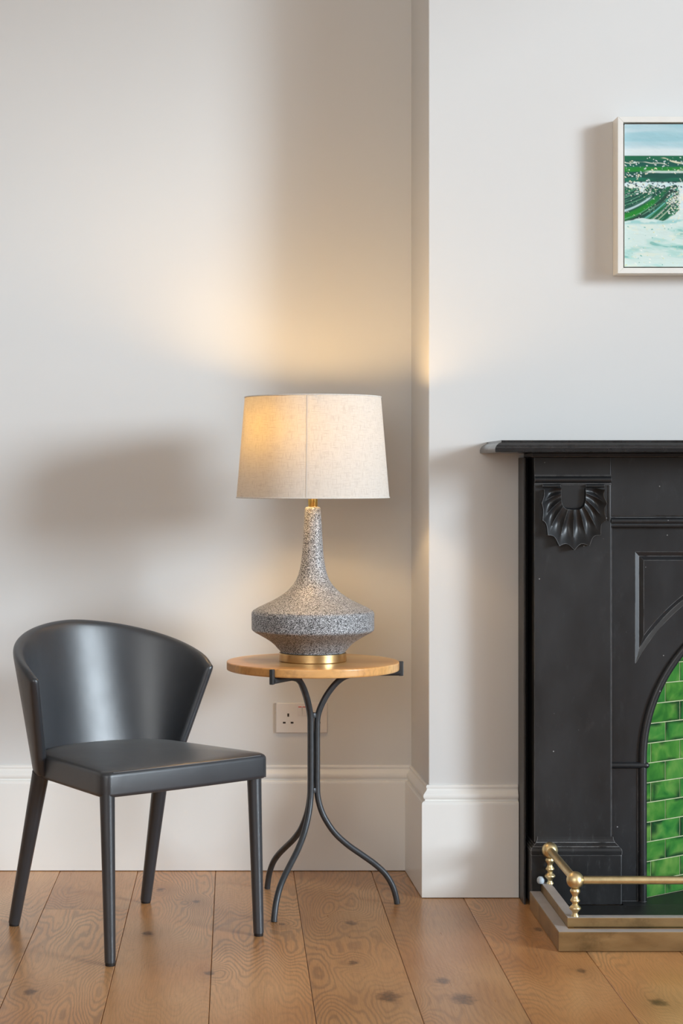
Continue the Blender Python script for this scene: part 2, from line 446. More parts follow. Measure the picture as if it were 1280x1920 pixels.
# walls
structure(MB().box(XL - 0.1, XR + 0.1, YB, YB + 0.12, -0.06, ZC).build('wall_back', 'wall'), 'pale grey painted plaster wall of the alcove behind chair and lamp')
cb = MB().poly([(CL, -0.02), (1.0, -0.02), (1.0, 0.93), (2.004, 0.93), (2.004, -0.02), (CR, -0.02), (CR, ZC), (CL, ZC)], [], YC, YB + 0.02,
               back_dx=lambda x: 0.503 if x == CL else x)
structure(cb.build('wall_chimney', 'wall', bevel=0.004), 'pale grey chimney breast projecting behind the fireplace')
structure(MB().box(XL - 0.12, XL, YF, YB + 0.1, -0.06, ZC).build('wall_left', 'wall'))
structure(MB().box(XL - 0.12, XR + 0.12, YF - 0.12, YB + 0.12, ZC, ZC + 0.1).build('ceiling', 'ceiling'))
def wall_hole_x(name, x0, x1, ya, yb, hy0, hy1, hz0, hz1):
    m = MB()
    m.poly([(ya, -0.06), (yb, -0.06), (yb, ZC), (ya, ZC)], [[(hy0, hz0), (hy0, hz1), (hy1, hz1), (hy1, hz0)]], x0, x1)
    m.v = [(p[1], p[0], p[2]) for p in m.v]
    return structure(m.build(name, 'wall'))
W1 = (0.80, 4.25, 0.25, 3.50)
wall_hole_x('wall_right', XR, XR + 0.14, YF, YB + 0.1, *W1)
W2 = (-2.35, 0.25, 0.75, 3.3)  # opening for the added fill window, out of view
m = MB().poly([(XL - 0.1, -0.06), (XR + 0.1, -0.06), (XR + 0.1, ZC), (XL - 0.1, ZC)],
              [[(W2[0], W2[2]), (W2[0], W2[3]), (W2[1], W2[3]), (W2[1], W2[2])]], YF, YF - 0.12)
structure(m.build('wall_front', 'wall'))
def window(name, w, along):
    a0, a1, z0, z1 = w; q = 0.045
    fr = MB(); loop = [(a0, z0), (a1, z0), (a1, z1), (a0, z1)]; inn = [(a0 + q, z0 + q), (a1 - q, z0 + q), (a1 - q, z1 - q), (a0 + q, z1 - q)]
    if along == 'y': d0, d1 = XR + 0.05, XR + 0.10
    else: d0, d1 = YF - 0.05, YF - 0.10
    fr.poly(loop, [inn], d0, d1)
    zm = (z0 + z1) / 2; dm0, dm1 = (d0 * .6 + d1 * .4), (d0 * .1 + d1 * .9)
    bars = MB()
    bars.poly([(a0 + q, zm - .018), (a1 - q, zm - .018), (a1 - q, zm + .018), (a0 + q, zm + .018)], [], dm0, dm1)
    gp = MB(); gp.poly(inn, [], (d0 + d1) / 2, (d0 + d1) / 2 + (0.004 if along == 'y' else -0.004))
    for mb in (fr, bars, gp):
        if along == 'y': mb.v = [(p[1], p[0], p[2]) for p in mb.v]
    o = structure(fr.build(name, 'win_paint'))
    bars.build('meeting_rail', 'win_paint', o); gp.build('pane', 'glass', o)
window('window_1', W1, 'y'); window('added_fill_window', W2, 'x')  # the second one is unseen, added to go with the frontal fill

# skirting boards: one moulded profile run round the corners
SK = [(0, .2974), (.004, .2970), (.0062, .2945), (.0066, .2915), (.0052, .2885), (.0045, .2865), (.0060, .2830), (.0098, .2785), (.0135, .2745),
      (.0152, .2705), (.0152, .2665), (.0138, .2625), (.0105, .2600), (.0104, .2570), (.0165, .2545), (.0192, .2515), (.0198, .2470), (.0200, .0020), (0, .0020)]
def skirting(name, path, label=None):
    P = [Vector(p) for p in path]; m = MB(); rows = []
    for i, p in enumerate(P):
        ds = []
        if i > 0: ds.append((P[i] - P[i - 1]).normalized())
        if i < len(P) - 1: ds.append((P[i + 1] - P[i]).normalized())
        ns = [Vector((d.y, -d.x)) for d in ds]
        if len(ns) == 2:
            nn = (ns[0] + ns[1]).normalized(); nn = nn / nn.dot(ns[0])
        else: nn = ns[0]
        rows.append([(p.x + nn.x * a, p.y + nn.y * a, z) for a, z in SK])
    k = len(SK)
    for i in range(len(rows) - 1):
        m.add(rows[i] + rows[i + 1], [(j, (j + 1) % k, k + (j + 1) % k, k + j) for j in range(k)], False)
    for r_ in (rows[0], rows[-1]): m.add(r_, [tuple(range(k))])
    o = structure(m.build(name, 'skirt'), label)
    return o
skirting('baseboard_left', [(XL, YF), (XL, YB), (-1.5, YB)])
skirting('baseboard_back', [(-1.5, YB), (0.503, YB), (CL, YC), (0.7535, YC)], 'tall cream moulded skirting board running along alcove and chimney breast')
skirting('baseboard_right', [(2.2505, YC), (CR, YC), (CR, YB), (XR, YB)])

# ------------------------------------------------------------------ fireplace surround (black)
def mx_(x): return 2 * CX - x
fp = thing('fireplace_surround', (CX, 4.95, 0), 'tall black fireplace surround with shell carved pilaster and deep mantel shelf', 'fireplace')
O = fp.location[:]
# mantel shelf: moulded edge round three sides
sl, sf = 0.6716, 4.752
SP = [(0, 1.2068), (.0005, 1.2020), (.0035, 1.2010), (.0085, 1.1985), (.0135, 1.1945), (.0170, 1.1895), (.0185, 1.1850), (.0185, 1.1785), (.0165, 1.1765), (-.010, 1.1765)]
m = MB(O); ring = []
for a, z in SP:
    ring.append([(sl - a, YC), (sl - a, sf - a), (mx_(sl) + a, sf - a), (mx_(sl) + a, YC)])
for i in range(len(SP) - 1):
    for j in range(3):
        z0, z1 = SP[i][1], SP[i + 1][1]
        q = [(*ring[i][j], z0), (*ring[i][j + 1], z0), (*ring[i + 1][j + 1], z1), (*ring[i + 1][j], z1)]
        m.add(q, [(0, 1, 2, 3)])
n_ = len(SP) - 1
m.add([(*p, SP[0][1]) for p in ring[0]], [(0, 1, 2, 3)]); m.add([(*p, SP[n_][1]) for p in ring[n_]], [(0, 3, 2, 1)])
m.add([(*ring[i][0], SP[i][1]) for i in range(n_ + 1)], [tuple(range(n_ + 1))]); m.add([(*ring[i][3], SP[i][1]) for i in range(n_ + 1)], [tuple(range(n_ + 1))])
m.build('mantel_shelf', 'gloss', fp)
PY, PL, PR = 4.90, 0.7775, 0.976                 # pilaster face and its edges
MB(O).box(PL - .008, mx_(PL) + .008, 4.888, YC, 1.1655, 1.1765, .002).build('bed_moulding', 'black', fp)
# frieze with its lower bead
fz = MB(O).box(PR + .001, mx_(PR) - .001, 4.903, YC - .002, 1.0140, 1.1655, .0015).build('frieze', 'black', fp)
m = MB(O)
for zc, rr in ((1.0005, .0085), (.9885, .005)):
    m.tube([(PR + .001, 4.906, zc), (mx_(PR) - .001, 4.906, zc)], rr, 14)
m.box(PR + .001, mx_(PR) - .001, 4.908, YC - .002, .984, 1.0138)
m.build('frieze_bead', 'black', fp)

def shell(side):
    """fan of flutes carved round a small blank tablet"""
    m = MB(O)
    px = 1 / 724.5
    cxs = PL + (1075 - 1003) * px; cz = EYE - (914 - 891) * px
    tips = [(-4, 235), (-26, 280), (-46, 352), (-61, 420), (-75.5, 466), (-90, 483), (-104.5, 466), (-119, 420), (-134, 352), (-154, 280), (-176, 235)]
    na, nr = 8, 22
    rows = []
    for i in range(len(tips) - 1):
        for k in range(na):
            u = k / na; rows.append((tips[i][0] * (1 - u) + tips[i + 1][0] * u, tips[i][1] * (1 - u) + tips[i + 1][1] * u, u))
    rows.append((tips[-1][0], tips[-1][1], 0.0))
    vs = []
    for ang, rt, u in rows:
        ro = rt / 4.13 * (1 - 0.075 * math.sin(PI * u))
        ca, sa = math.cos(R(ang)), math.sin(R(ang))
        ri = 1 / ((abs(ca) / 21.5) ** 4 + (abs(sa) / 38.5) ** 4) ** .25
        for q in range(nr + 1):
            s_ = q / nr
            r_ = ri + (ro - ri) * s_
            swirl = 5.0 * math.sin(PI * s_) * math.cos(R(ang)) * (1 - s_)
            env = 0.010 + 0.006 * math.cos(s_ * PI * 1.6) + 0.016 * s_ ** 1.5
            fl_ = (abs(2 * u - 1) ** 1.7)                       # 1 on the arris, 0 in the flute
            dep = 0.0085 * min(1, .35 + 1.2 * s_) * (1 - fl_)
            h = env - dep
            if q == 0: h = 0.002
            x = r_ * math.cos(R(ang + swirl)) * px; z = r_ * math.sin(R(ang + swirl)) * px
            vs.append((x, -h, z))
        vs.append((ro * ca * px, 0.003, ro * sa * px))           # back down to the pilaster
    W = nr + 2
    fs = [(i * W + q, i * W + q + 1, (i + 1) * W + q + 1, (i + 1) * W + q) for i in range(len(rows) - 1) for q in range(W - 1)]
    vs2 = []
    for x, y, z in vs:
        X = cxs + x
        if side > 0: X = mx_(X)
        vs2.append((X, PY + y, cz + z))
    m.add(vs2, fs, True)
    # lips at the two upper ends
    for sg in (-1, 1):
        xa, xb = cxs + sg * 24 * px, cxs + sg * 58 * px
        if side > 0: xa, xb = mx_(xa), mx_(xb)
        m.tube([(xa, PY - .006, cz + .004), (xb, PY - .009, cz + .004)], .0042, 10)
    return m
def mirror(x0, x1, side): return (x0, x1) if side < 0 else (mx_(x1), mx_(x0))
for side in (-1, 1):
    a, b = mirror(PL, PR, side)
    pil = MB(O).box(a, b, PY, YC - .002, .169, 1.1650, .0015).build('pilaster', 'black', fp)
    mb = MB(O)
    zc = EYE - (899 - 891) / 724.5
    mb.tube([(a, PY, zc), (b, PY, zc)], .0085, 14)
    mb.box(a, b, PY - .004, PY + .01, zc - .0145, zc - .010); mb.box(a, b, PY - .004, PY + .01, zc + .0085, zc + .012)
    mb.build('cap_bead', 'black', pil)
    e0, e1 = mirror(PR - .0062, PR - .0028, side)
    MB(O).box(e0, e1, PY - .0030, PY + .004, 1.119 - .118, zc - .0146).build('edge_fillet', 'black', pil)
    shell(side).build('shell_carving', 'black', pil)
    # return against the wall, pale caulk line where the pilaster meets the insert
    a2, b2 = mirror(.755, .7605, side)
    MB(O).box(a2, b2, 4.935, YC - .0005, 0.0, 1.1650, .001).build('side_return', 'black', fp)
    a2, b2 = mirror(.7606, PL - .0002, side)
    MB(O).box(a2, b2, 5.015, YC - .0005, 0.0, 1.1650).build('recess_back', 'soot', fp)
    c0, c1 = mirror(PR + .0006, PR + .0018, side)
    MB(O).box(c0, c1, PY - .0006, PY + .02, .175, .9835).build('caulk_line', 'seam', fp)
    # plinth block with its moulding
    pa, pb = mirror(.7665, 1.0005, side)
    pl = MB(O).box(pa, pb, 4.880, YC - .003, .0115, .1405, .003).build('plinth_block', 'black', fp)
    g = MB(O)
    profl = [(.000, .1407), (.0005, .150), (-.0015, .156), (-.006, .160), (-.010, .165), (-.0150, .1695), (-.0185, .1770), (-.0190, .1840)]
    for i in range(len(profl) - 1):
        (d0, z0), (d1, z1) = profl[i], profl[i + 1]
        q0 = [(pa - d0, YC - .003), (pa - d0, 4.880 - d0), (pb + d0, 4.880 - d0), (pb + d0, YC - .003)]
        q1 = [(pa - d1, YC - .003), (pa - d1, 4.880 - d1), (pb + d1, 4.880 - d1), (pb + d1, YC - .003)]
        for j in range(3):
            g.add([(*q0[j], z0), (*q0[j + 1], z0), (*q1[j + 1], z1), (*q1[j], z1)], [(0, 1, 2, 3)])
    g.build('plinth_moulding', 'black', pl)

# ------------------------------------------------------------------ arched cast-iron insert with tiled cheeks
ins = thing('arched_insert', (CX, 4.96, 0.0115), 'black cast iron arched fireplace insert with green tiled cheeks', 'fireplace insert')
O2 = ins.location[:]
IY = 4.920; AZ = .380; AR = .430; SR = .5225
IL, IR = PR + .002, mx_(PR) - .002
ztop = .9835; zb = .0118
def arc(r, a0, a1, n): return [(CX + r * math.cos(R(a0 + (a1 - a0) * i / n)), AZ + r * math.sin(R(a0 + (a1 - a0) * i / n))) for i in range(n + 1)]
# spandrel outlines (left), inset by d
sx, sz = (1190.5 - 438) / 721.5, EYE - (1035 - 891) / 721.5
def spandrel(d, side):
    rr = SR + d; x0 = sx + d; z1 = sz - d
    a0 = 180 - math.degrees(math.acos(min(1, (CX - x0) / rr)))
    a1 = 180 - math.degrees(math.asin(min(1, (min(z1 - .004, AZ + rr - .0005) - AZ) / rr))) if (z1 - .004 - AZ) < rr else 92 + d * 300
    a1 = max(a1, 96.5 + d * 420)
    pts = arc(rr, a0, a1, 30)
    pts = pts + [(pts[-1][0], z1), (x0, z1)]
    if side > 0: pts = [(mx_(x), z) for x, z in pts][::-1]
    return pts
outer = [(IL, zb)] + [(CX - AR, zb)] + arc(AR, 180, 0, 48) + [(CX + AR, zb), (IR, zb), (IR, ztop), (IL, ztop)]
m = MB(O2).poly(outer, [spandrel(0, -1), spandrel(0, 1)], IY, IY + .03)
plate = m.build('arch_plate', 'cast', ins)
for side in (-1, 1):
    g = MB(O2); L0, L1, L2 = spandrel(0, side), spandrel(.0105, side), spandrel(.021, side)
    k = len(L0)
    for A_, ya, B_, yb in ((L0, IY, L1, IY + .0037), (L1, IY + .0037, L2, IY - .0030)):
        g.add([(x, ya, z) for x, z in A_] + [(x, yb, z) for x, z in B_], [(i, (i + 1) % k, k + (i + 1) % k, k + i) for i in range(k)])
    g.poly(L2, [], IY - .0030, IY + .028)
    g.build('spandrel_panel', 'cast', ins)
# bead that runs up the jambs and round the arch
path = [(CX - AR - .010, IY + .001, zb + (AZ - zb) * i / 6) for i in range(6)] + [(x, IY + .001, z) for x, z in arc(AR + .010, 180, 0, 60)] \
    + [(CX + AR + .010, IY + .001, AZ - (AZ - zb) * (i + 1) / 6) for i in range(6)]
MB(O2).tube(path, .0112, 16).build('arch_bead', 'cast', ins)
for side in (-1, 1):
    g = MB(O2); zc = EYE - (1434.5 - 891) / 721.5
    xs = [IL, CX - AR - .004, CX - AR + .002, CX - AR + .0062]
    xs = [x if side < 0 else mx_(x) for x in xs]
    g.tube([(x, IY - .004, zc) for x in xs], [.0078, .0078, .0074, .0035], 14)
    g.build('capital_band', 'cast', ins)
    e0, e1 = mirror(CX - AR - .0235, CX - AR - .0222, side)
    MB(O2).box(e0, e1, IY - .0012, IY + .01, zb, zc - .006).build('caulk_line', 'seam', ins)
# tiled cheeks
CH0 = Vector((1.066, 4.951)); CD = Vector((.797, .604)); CN = Vector((.604, -.797)); CHL = .345
tile_mesh = None
TP, TH = .1162, .0516
for side in (-1, 1):
    def W3(t_, n_, z):
        p = CH0 + CD * t_ + CN * n_
        return (p.x if side < 0 else mx_(p.x), p.y, z)
    g = MB(O2)
    zt = .862
    vs = [W3(t_, n_, z) for t_ in (0, CHL) for n_ in (-.012, 0) for z in (zb, zt)]
    g.add(vs, [(0, 1, 3, 2), (4, 6, 7, 5), (0, 4, 5, 1), (2, 3, 7, 6), (0, 2, 6, 4), (1, 5, 7, 3)])
    ck = g.build('tiled_cheek', 'grout', ins)
    cache = {}
    for row in range(-2, 15):
        z0 = .106 + TH * row; z1 = z0 + TH
        ph = .0355 if row % 2 == 0 else .0931                 # alternate courses break joint
        # the course 1396-1433 px (z .40) has its joint at .0355
        if row % 2 == 0: ph = .0931
        else: ph = .0355
        z0c, z1c = max(z0, zb), min(z1, zt)
        if z1c - z0c < .01: continue
        t0 = ph - TP
        while t0 < CHL:
            ta, tb = max(t0, .0), min(t0 + TP, CHL); t0 += TP
            if tb - ta < .012: continue
            wA, wB = (tb - ta) / 2 - .0013, (z1c - z0c) / 2 - .0013
            key = (round(wA, 4), round(wB, 4))
            if key not in cache:
                c = .0014
                tm = MB()
                base = [(-wA, 0, -wB), (wA, 0, -wB), (wA, 0, wB), (-wA, 0, wB)]
                mid = [(x, -.0012, z) for x, _, z in base]
                topv = [(x - math.copysign(c, x), -.0024, z - math.copysign(c, z)) for x, _, z in base]
                fs = [(i, (i + 1) % 4, 4 + (i + 1) % 4, 4 + i) for i in range(4)] + [(4 + i, 4 + (i + 1) % 4, 8 + (i + 1) % 4, 8 + i) for i in range(4)] + [(8, 9, 10, 11)]
                tm.add(base + mid + topv, fs)
                to = tm.build('tile', 'tile', ck); cache[key] = to
            else:
                to = cache[key].copy(); COL.objects.link(to); to.parent = ck
            px_, py_, pz_ = W3((ta + tb) / 2, 0, (z0c + z1c) / 2)
            to.location = (px_ - O2[0], py_ - O2[1], pz_ - O2[2])
            angz = math.atan2(CD.y, CD.x)
            to.rotation_euler = (R(rng.uniform(-.25, .25)), 0, (angz if side < 0 else -angz) + R(rng.uniform(-.25, .25)))
# fire back and basket
xa, xb = (CH0 + CD * CHL).x, mx_((CH0 + CD * CHL).x); yb_ = (CH0 + CD * CHL).y
MB(O2).box(xa, xb, yb_ + .002, yb_ + .02, zb, .862).build('fire_back', 'soot', ins)
MB(O2).box(1.03, mx_(1.03), IY + .031, yb_ + .02, .864, .88).build('throat_plate', 'soot', ins)
gr_ = MB(O2).box(xa + .01, xb - .01, yb_ - .09, yb_ - .075, .16, .178, .002).build('grate_rail', 'cast', ins)
for i in range(9):
    x = xa + .03 + (xb - xa - .06) * i / 8
    MB(O2).tube([(x, yb_ - .083, .06), (x, yb_ - .083, .16)], .006, 8).build('grate_bar', 'cast', gr_)
MB(O2).box(xa + .01, xb - .01, yb_ - .095, yb_ - .07, zb, .062, .002).build('grate_foot', 'cast', ins)

# hearth slab
h = MB((CX, 4.75, 0)).box(.805, mx_(.805), 4.486, 4.8795, .0002, .0112, .001)
ho = h.build('hearth_slab', 'hearth')
ho.location = (CX, 4.75, 0); ho['label'] = 'flat dark slate hearth slab inside the brass fender'; ho['category'] = 'hearth'
hb = MB((CX, 4.75, 0)).box(1.004, mx_(1.004), 4.8797, 5.34, .0002, .0112, .001).build('hearth_back', 'hearth', ho)
hb.location = (0, 0, 0)

# ------------------------------------------------------------------ brass fender
fe = thing('brass_fender', (CX, 4.46, 0), 'aged brass stepped fender with ball topped rail standing on the oak floor', 'fender')
O3 = fe.location[:]
def ustep(x_out, y_out, wid, z0, z1, yback, bev=.001):
    """U-shaped kerb in plan, open to the fireplace"""
    m = MB(O3)
    o_ = [(x_out, yback), (x_out, y_out), (mx_(x_out), y_out), (mx_(x_out), yback), (mx_(x_out) - wid, yback), (mx_(x_out) - wid, y_out + wid), (x_out + wid, y_out + wid), (x_out + wid, yback)]
    vs = [(x, y, z0) for x, y in o_] + [(x, y, z1) for x, y in o_]
    fs = [(i, (i + 1) % 8, 8 + (i + 1) % 8, 8 + i) for i in range(8)]
    for a, b, c_, d in ((0, 1, 6, 7), (1, 2, 5, 6), (2, 3, 4, 5)): fs += [(a, b, c_, d), (8 + d, 8 + c_, 8 + b, 8 + a)]
    return m.add(vs, fs)
ustep(.7620, 4.443, .044, .001, .0470, 4.8765).build('lower_kerb', 'brass_dull', fe, bevel=.0012)
ustep(.7905, 4.4885, .0255, .0472, .0697, 4.8765).build('upper_kerb', 'brass_dull', fe, bevel=.0012)
def utop(x_out, y_out, wid, z, yback):  # thin plates that carry the painted sheen of the kerb tops
    m = MB(O3); o_ = [(x_out, yback), (x_out, y_out), (mx_(x_out), y_out), (mx_(x_out), yback), (mx_(x_out) - wid, yback), (mx_(x_out) - wid, y_out + wid), (x_out + wid, y_out + wid), (x_out + wid, yback)]
    vs = [(x, y, z) for x, y in o_] + [(x, y, z + .0006) for x, y in o_]
    fs = [(i, (i + 1) % 8, 8 + (i + 1) % 8, 8 + i) for i in range(8)]
    for a, b, c_, d in ((0, 1, 6, 7), (1, 2, 5, 6), (2, 3, 4, 5)): fs += [(a, b, c_, d), (8 + d, 8 + c_, 8 + b, 8 + a)]
    return m.add(vs, fs)
utop(.7630, 4.444, .0270, .0471, 4.8764).build('top_sheen_strip', 'pale_sheen', fe)['label'] = 'pale top edge of the lower step, reflected light put into its colour'
utop(.7915, 4.4895, .0235, .0698, 4.8764).build('top_sheen_strip', 'pale_sheen', fe)['label'] = 'pale top edge of the upper step, reflected light put into its colour'
RX, RYF, RYB, RZ = .8115, 4.502, 4.862, .1562
BAL = [(.0, .0697), (.0095, .0697), (.0095, .0725), (.0066, .0760), (.0060, .0790), (.0085, .0830), (.0132, .0875), (.0142, .0900), (.0125, .0930), (.0080, .0968), (.0064, .1000),
       (.0080, .1032), (.0112, .1065), (.0116, .1085), (.0098, .1115), (.0072, .1160), (.0068, .1200), (.0090, .1240), (.0118, .1285), (.0120, .1320), (.0098, .1360), (.0, .1362)]
for x in (RX, mx_(RX)):
    for y in (RYF, RYB):
        p_ = MB(O3).lathe(BAL, x, y, 24, cap=False).build('baluster', 'brass', fe)
        rb = .0207; zc = RZ
        MB(O3).lathe([(rb * math.sin(PI * i / 16), zc - rb * math.cos(PI * i / 16)) for i in range(17)], x, y, 28, cap=False).build('ball', 'brass', p_)
MB(O3).tube([(RX + .019, RYF, RZ), (mx_(RX) - .019, RYF, RZ)], .0098, 18).build('front_rail', 'brass', fe)
for x in (RX, mx_(RX)):
    MB(O3).tube([(x, RYF + .019, RZ), (x, RYB - .019, RZ)], .0098, 18).build('side_rail', 'brass', fe)

# small pale knob behind the rear post
kx, ky, kz = .788, 4.864, .0775
kn = thing('gas_tap_knob', (kx, ky, .0697), 'small pale blue knob beside the rear baluster of the brass fender', 'knob')
MB(kn.location[:]).lathe([(0, .0697), (.006, .0699), (.0088, .0725), (.0098, .0780), (.0085, .0840), (.0050, .0878), (0, .0886)], kx, ky, 18, cap=False).build('knob_cap', 'knobwhite', kn)

# ------------------------------------------------------------------ framed seascape
FX0, FZ1, FZ0 = 1.0061, EYE + (891 - 218.5) * 4.962 / F, EYE + (891 - 512.5) * 4.962 / F
FX1 = mx_(FX0); FYF, FYB = 4.962, YC - .001
pic = thing('framed_painting', (CX, YC, FZ0), 'seascape painting of a breaking green wave in a cream tray frame', 'painting')
O4 = pic.location[:]
fw = .0145
def rail(pts):
    m = MB(O4); a = [(x, FYF, z) for x, z in pts]; b = [(x, FYB, z) for x, z in pts]
    return m.add(a + b, [(0, 1, 2, 3), (7, 6, 5, 4)] + [(i, (i + 1) % 4, 4 + (i + 1) % 4, 4 + i) for i in range(4)])
o_ = [(FX0, FZ0), (FX1, FZ0), (FX1, FZ1), (FX0, FZ1)]; i_ = [(FX0 + fw, FZ0 + fw), (FX1 - fw, FZ0 + fw), (FX1 - fw, FZ1 - fw), (FX0 + fw, FZ1 - fw)]
for a in range(4):
    b = (a + 1) % 4
    rail([o_[a], o_[b], i_[b], i_[a]]).build('frame_rail', 'frame', pic, bevel=.0008)
MB(O4).box(FX0 + .002, FX1 - .002, FYB - .012, FYB - .002, FZ0 + .002, FZ1 - .002).build('backing_board', 'backing', pic)
gap = .0055
cx0, cx1, cz0, cz1 = FX0 + fw + gap, FX1 - fw - gap, FZ0 + fw + .004, FZ1 - fw - .0035
cyf = FYF + .010
cv = MB(O4).box(cx0, cx1, cyf + .0025, FYB - .012, cz0, cz1, .0015).build('canvas', 'canvas_side', pic)
# the painted face: brushwork worked out on a fine grid of dabs
def paint_face():
    rs = np.random.RandomState(7)
    H = cz1 - cz0
    us = np.concatenate([np.arange(0, .20, .0011), np.linspace(.20, cx1 - cx0, 120)]) ; us[-1] = cx1 - cx0
    vs_ = np.linspace(0, H, int(H / .0011))
    U, V = np.meshgrid(us / H, vs_ / H)                        # in picture heights, v from the top
    def vnoise(x, y, seed):
        r_ = np.random.RandomState(seed); G = r_.rand(64, 64)
        xi = np.floor(x).astype(int); yi = np.floor(y).astype(int); fx = x - xi; fy = y - yi
        fx = fx * fx * (3 - 2 * fx); fy = fy * fy * (3 - 2 * fy)
        g = lambda a, b: G[a % 64, b % 64]
        return (g(xi, yi) * (1 - fx) + g(xi + 1, yi) * fx) * (1 - fy) + (g(xi, yi + 1) * (1 - fx) + g(xi + 1, yi + 1) * fx) * fy
    def fb(x, y, seed): return .55 * vnoise(x, y, seed) + .3 * vnoise(2.1 * x, 2.1 * y, seed + 1) + .15 * vnoise(4.3 * x, 4.3 * y, seed + 2)
    def lin(r, g, b): return np.array(srgb(r, g, b)[:3])
    def blend(c, k, col): k = np.clip(k, 0, 1)[..., None]; return c * (1 - k) + col * k
    def ss(x, a, b):
        q = np.clip((x - a) / (b - a), 0, 1); return q * q * (3 - 2 * q)
    def band(x, a, b, s=.006): return ss(x, a - s, a + s) * (1 - ss(x, b - s, b + s))
    Vw = V + .010 * (fb(U * 7, V * 7, 50) - .5)
    c = np.zeros(U.shape + (3,)) + lin(164, 200, 208)
    n1 = fb(U * 2.2 + V * 2, V * 22, 3)
    c = blend(c, ss(n1, .4, .75) * .75, lin(196, 214, 220)); c = blend(c, ss(n1, .5, .2) * .5, lin(142, 190, 200))
    c = blend(c, ss(Vw, .150, .185) * .85, lin(216, 226, 226))
    c = blend(c, ss(V, .2195, .2225), lin(8, 98, 66))
    n2 = fb(U * 4, V * 40, 9)
    c = blend(c, band(Vw, .252, .300) * .85, lin(12, 82, 72)); c = blend(c, band(Vw, .300, .334) * .95, lin(22, 128, 44))
    c = blend(c, band(Vw, .337, .412), lin(8, 74, 62)); c = blend(c, band(Vw, .375, .407) * ss(n2, .35, .7) * .8, lin(14, 110, 78))
    c = blend(c, band(Vw, .326, .342, .004) * ss(U + .1 * n2, .15, .24) * .8, lin(206, 222, 214))
    c = blend(c, ss(V, .223, .41) * (1 - ss(V, .40, .42)) * ss(n2, .62, .8) * .5, lin(40, 140, 120))
    crest = .243 + .018 * np.sin(U * 17 + 1) + .05 * (U - .2)
    c = blend(c, band(V - crest, -.004, .004 + .008 * n2, .003) * ss(n2, .35, .55) * .85, lin(226, 222, 190))
    crest2 = .268 + .05 * ss(U, .2, .4) + .006 * np.sin(U * 40)
    c = blend(c, band(V - crest2, -.003, .003, .003) * ss(n2, .42, .55) * .8, lin(222, 226, 206))
    # foam behind the wave, then the wave itself
    c = blend(c, ss(Vw, .402, .412), lin(206, 224, 226))
    n3 = fb(U * 9, V * 14, 21)
    c = blend(c, ss(Vw, .402, .412) * ss(n3, .5, .75) * .5, lin(158, 206, 206))
    topw = .428 + .012 * np.sin(U * 30) + .045 * np.exp(-((U - .125) / .022) ** 2) + .012 * fb(U * 40, V * 3, 5) + .06 * ss(U, .36, .40)
    lip = .385 - .9 * np.clip(V - .52, 0, 1) ** 2 + .02 * (fb(U * 5, V * 40, 33) - .5)
    per = U % 1.1
    botw = .668 + .034 * (n3 - .5) + .010 * np.sin(U * 21 + 2) - .5 * np.clip(U - .27, 0, .11)
    wave = ss(V, topw, topw + .006) * (1 - ss(V, botw, botw + .010)) * (1 - ss(per, lip - .008, lip + .008))
    c = blend(c, wave, lin(10, 92, 62))
    # arcs sweeping up to the right
    A = V - (.640 - .30 * per - 1.15 * per ** 2)                # bands follow the curl
    st = fb(A * 60, per * 3, 41)
    c = blend(c, wave * ss(st, .45, .75) * .75, lin(8, 62, 58)); c = blend(c, wave * ss(st, .42, .2) * .6, lin(20, 122, 60))
    c = blend(c, wave * band(A, -.012, .036, .014) * (1 - ss(per, .19, .25)) * .95, lin(20, 128, 34))
    c = blend(c, wave * band(A, .040, .062, .010) * .8, lin(30, 50, 48))
    c = blend(c, wave * band(A, -.040, -.026, .006) * (1 - ss(per, .17, .2)) * .9, lin(190, 220, 220))
    c = blend(c, wave * band(A, .082, .092, .006) * .85, lin(120, 196, 190)); c = blend(c, wave * band(A, .128, .136, .005) * ss(per, .12, .2) * .8, lin(206, 214, 190))
    c = blend(c, wave * ss(fb(A * 140, per * 6, 43), .66, .74) * .55, lin(120, 186, 150)); c = blend(c, wave * band(A, .158, .168, .005) * ss(per, .14, .2) * .8, lin(176, 200, 170))
    c = blend(c, wave * ss(V, .56, .43) * ss(n3, .45, .7) * .6, lin(24, 44, 50))
    # white water
    low = ss(V, botw, botw + .012)
    n4 = fb(U * 6 + 2 * V, V * 26 - U * 4, 61); n5 = fb(U * 15, V * 34, 71)
    c = blend(c, low, lin(205, 224, 218)); c = blend(c, low * ss(n4, .52, .72) * .55, lin(150, 205, 196))
    c = blend(c, low * ss(n5, .60, .78) * .5, lin(224, 228, 208)); c = blend(c, low * band(V, .67, .70, .012) * ss(n5, .35, .6) * .7, lin(120, 190, 190))
    c = blend(c, low * ss(n4, .74, .82) * .6, lin(66, 158, 150))
    c = blend(c, low * band(V - .01 * np.sin(U * 9), .86, .885, .012) * ss(n5, .4, .6) * .45, lin(104, 184, 172))
    fo = (1 - wave) * ss(V, .40, .43) * (1 - low)
    c = blend(c, fo * ss(n5, .45, .7) * .7, lin(226, 230, 214))
    # spray: thousands of flicked dots
    hgt = np.zeros(U.shape); DN = fb(U * 150, V * 150, 77)
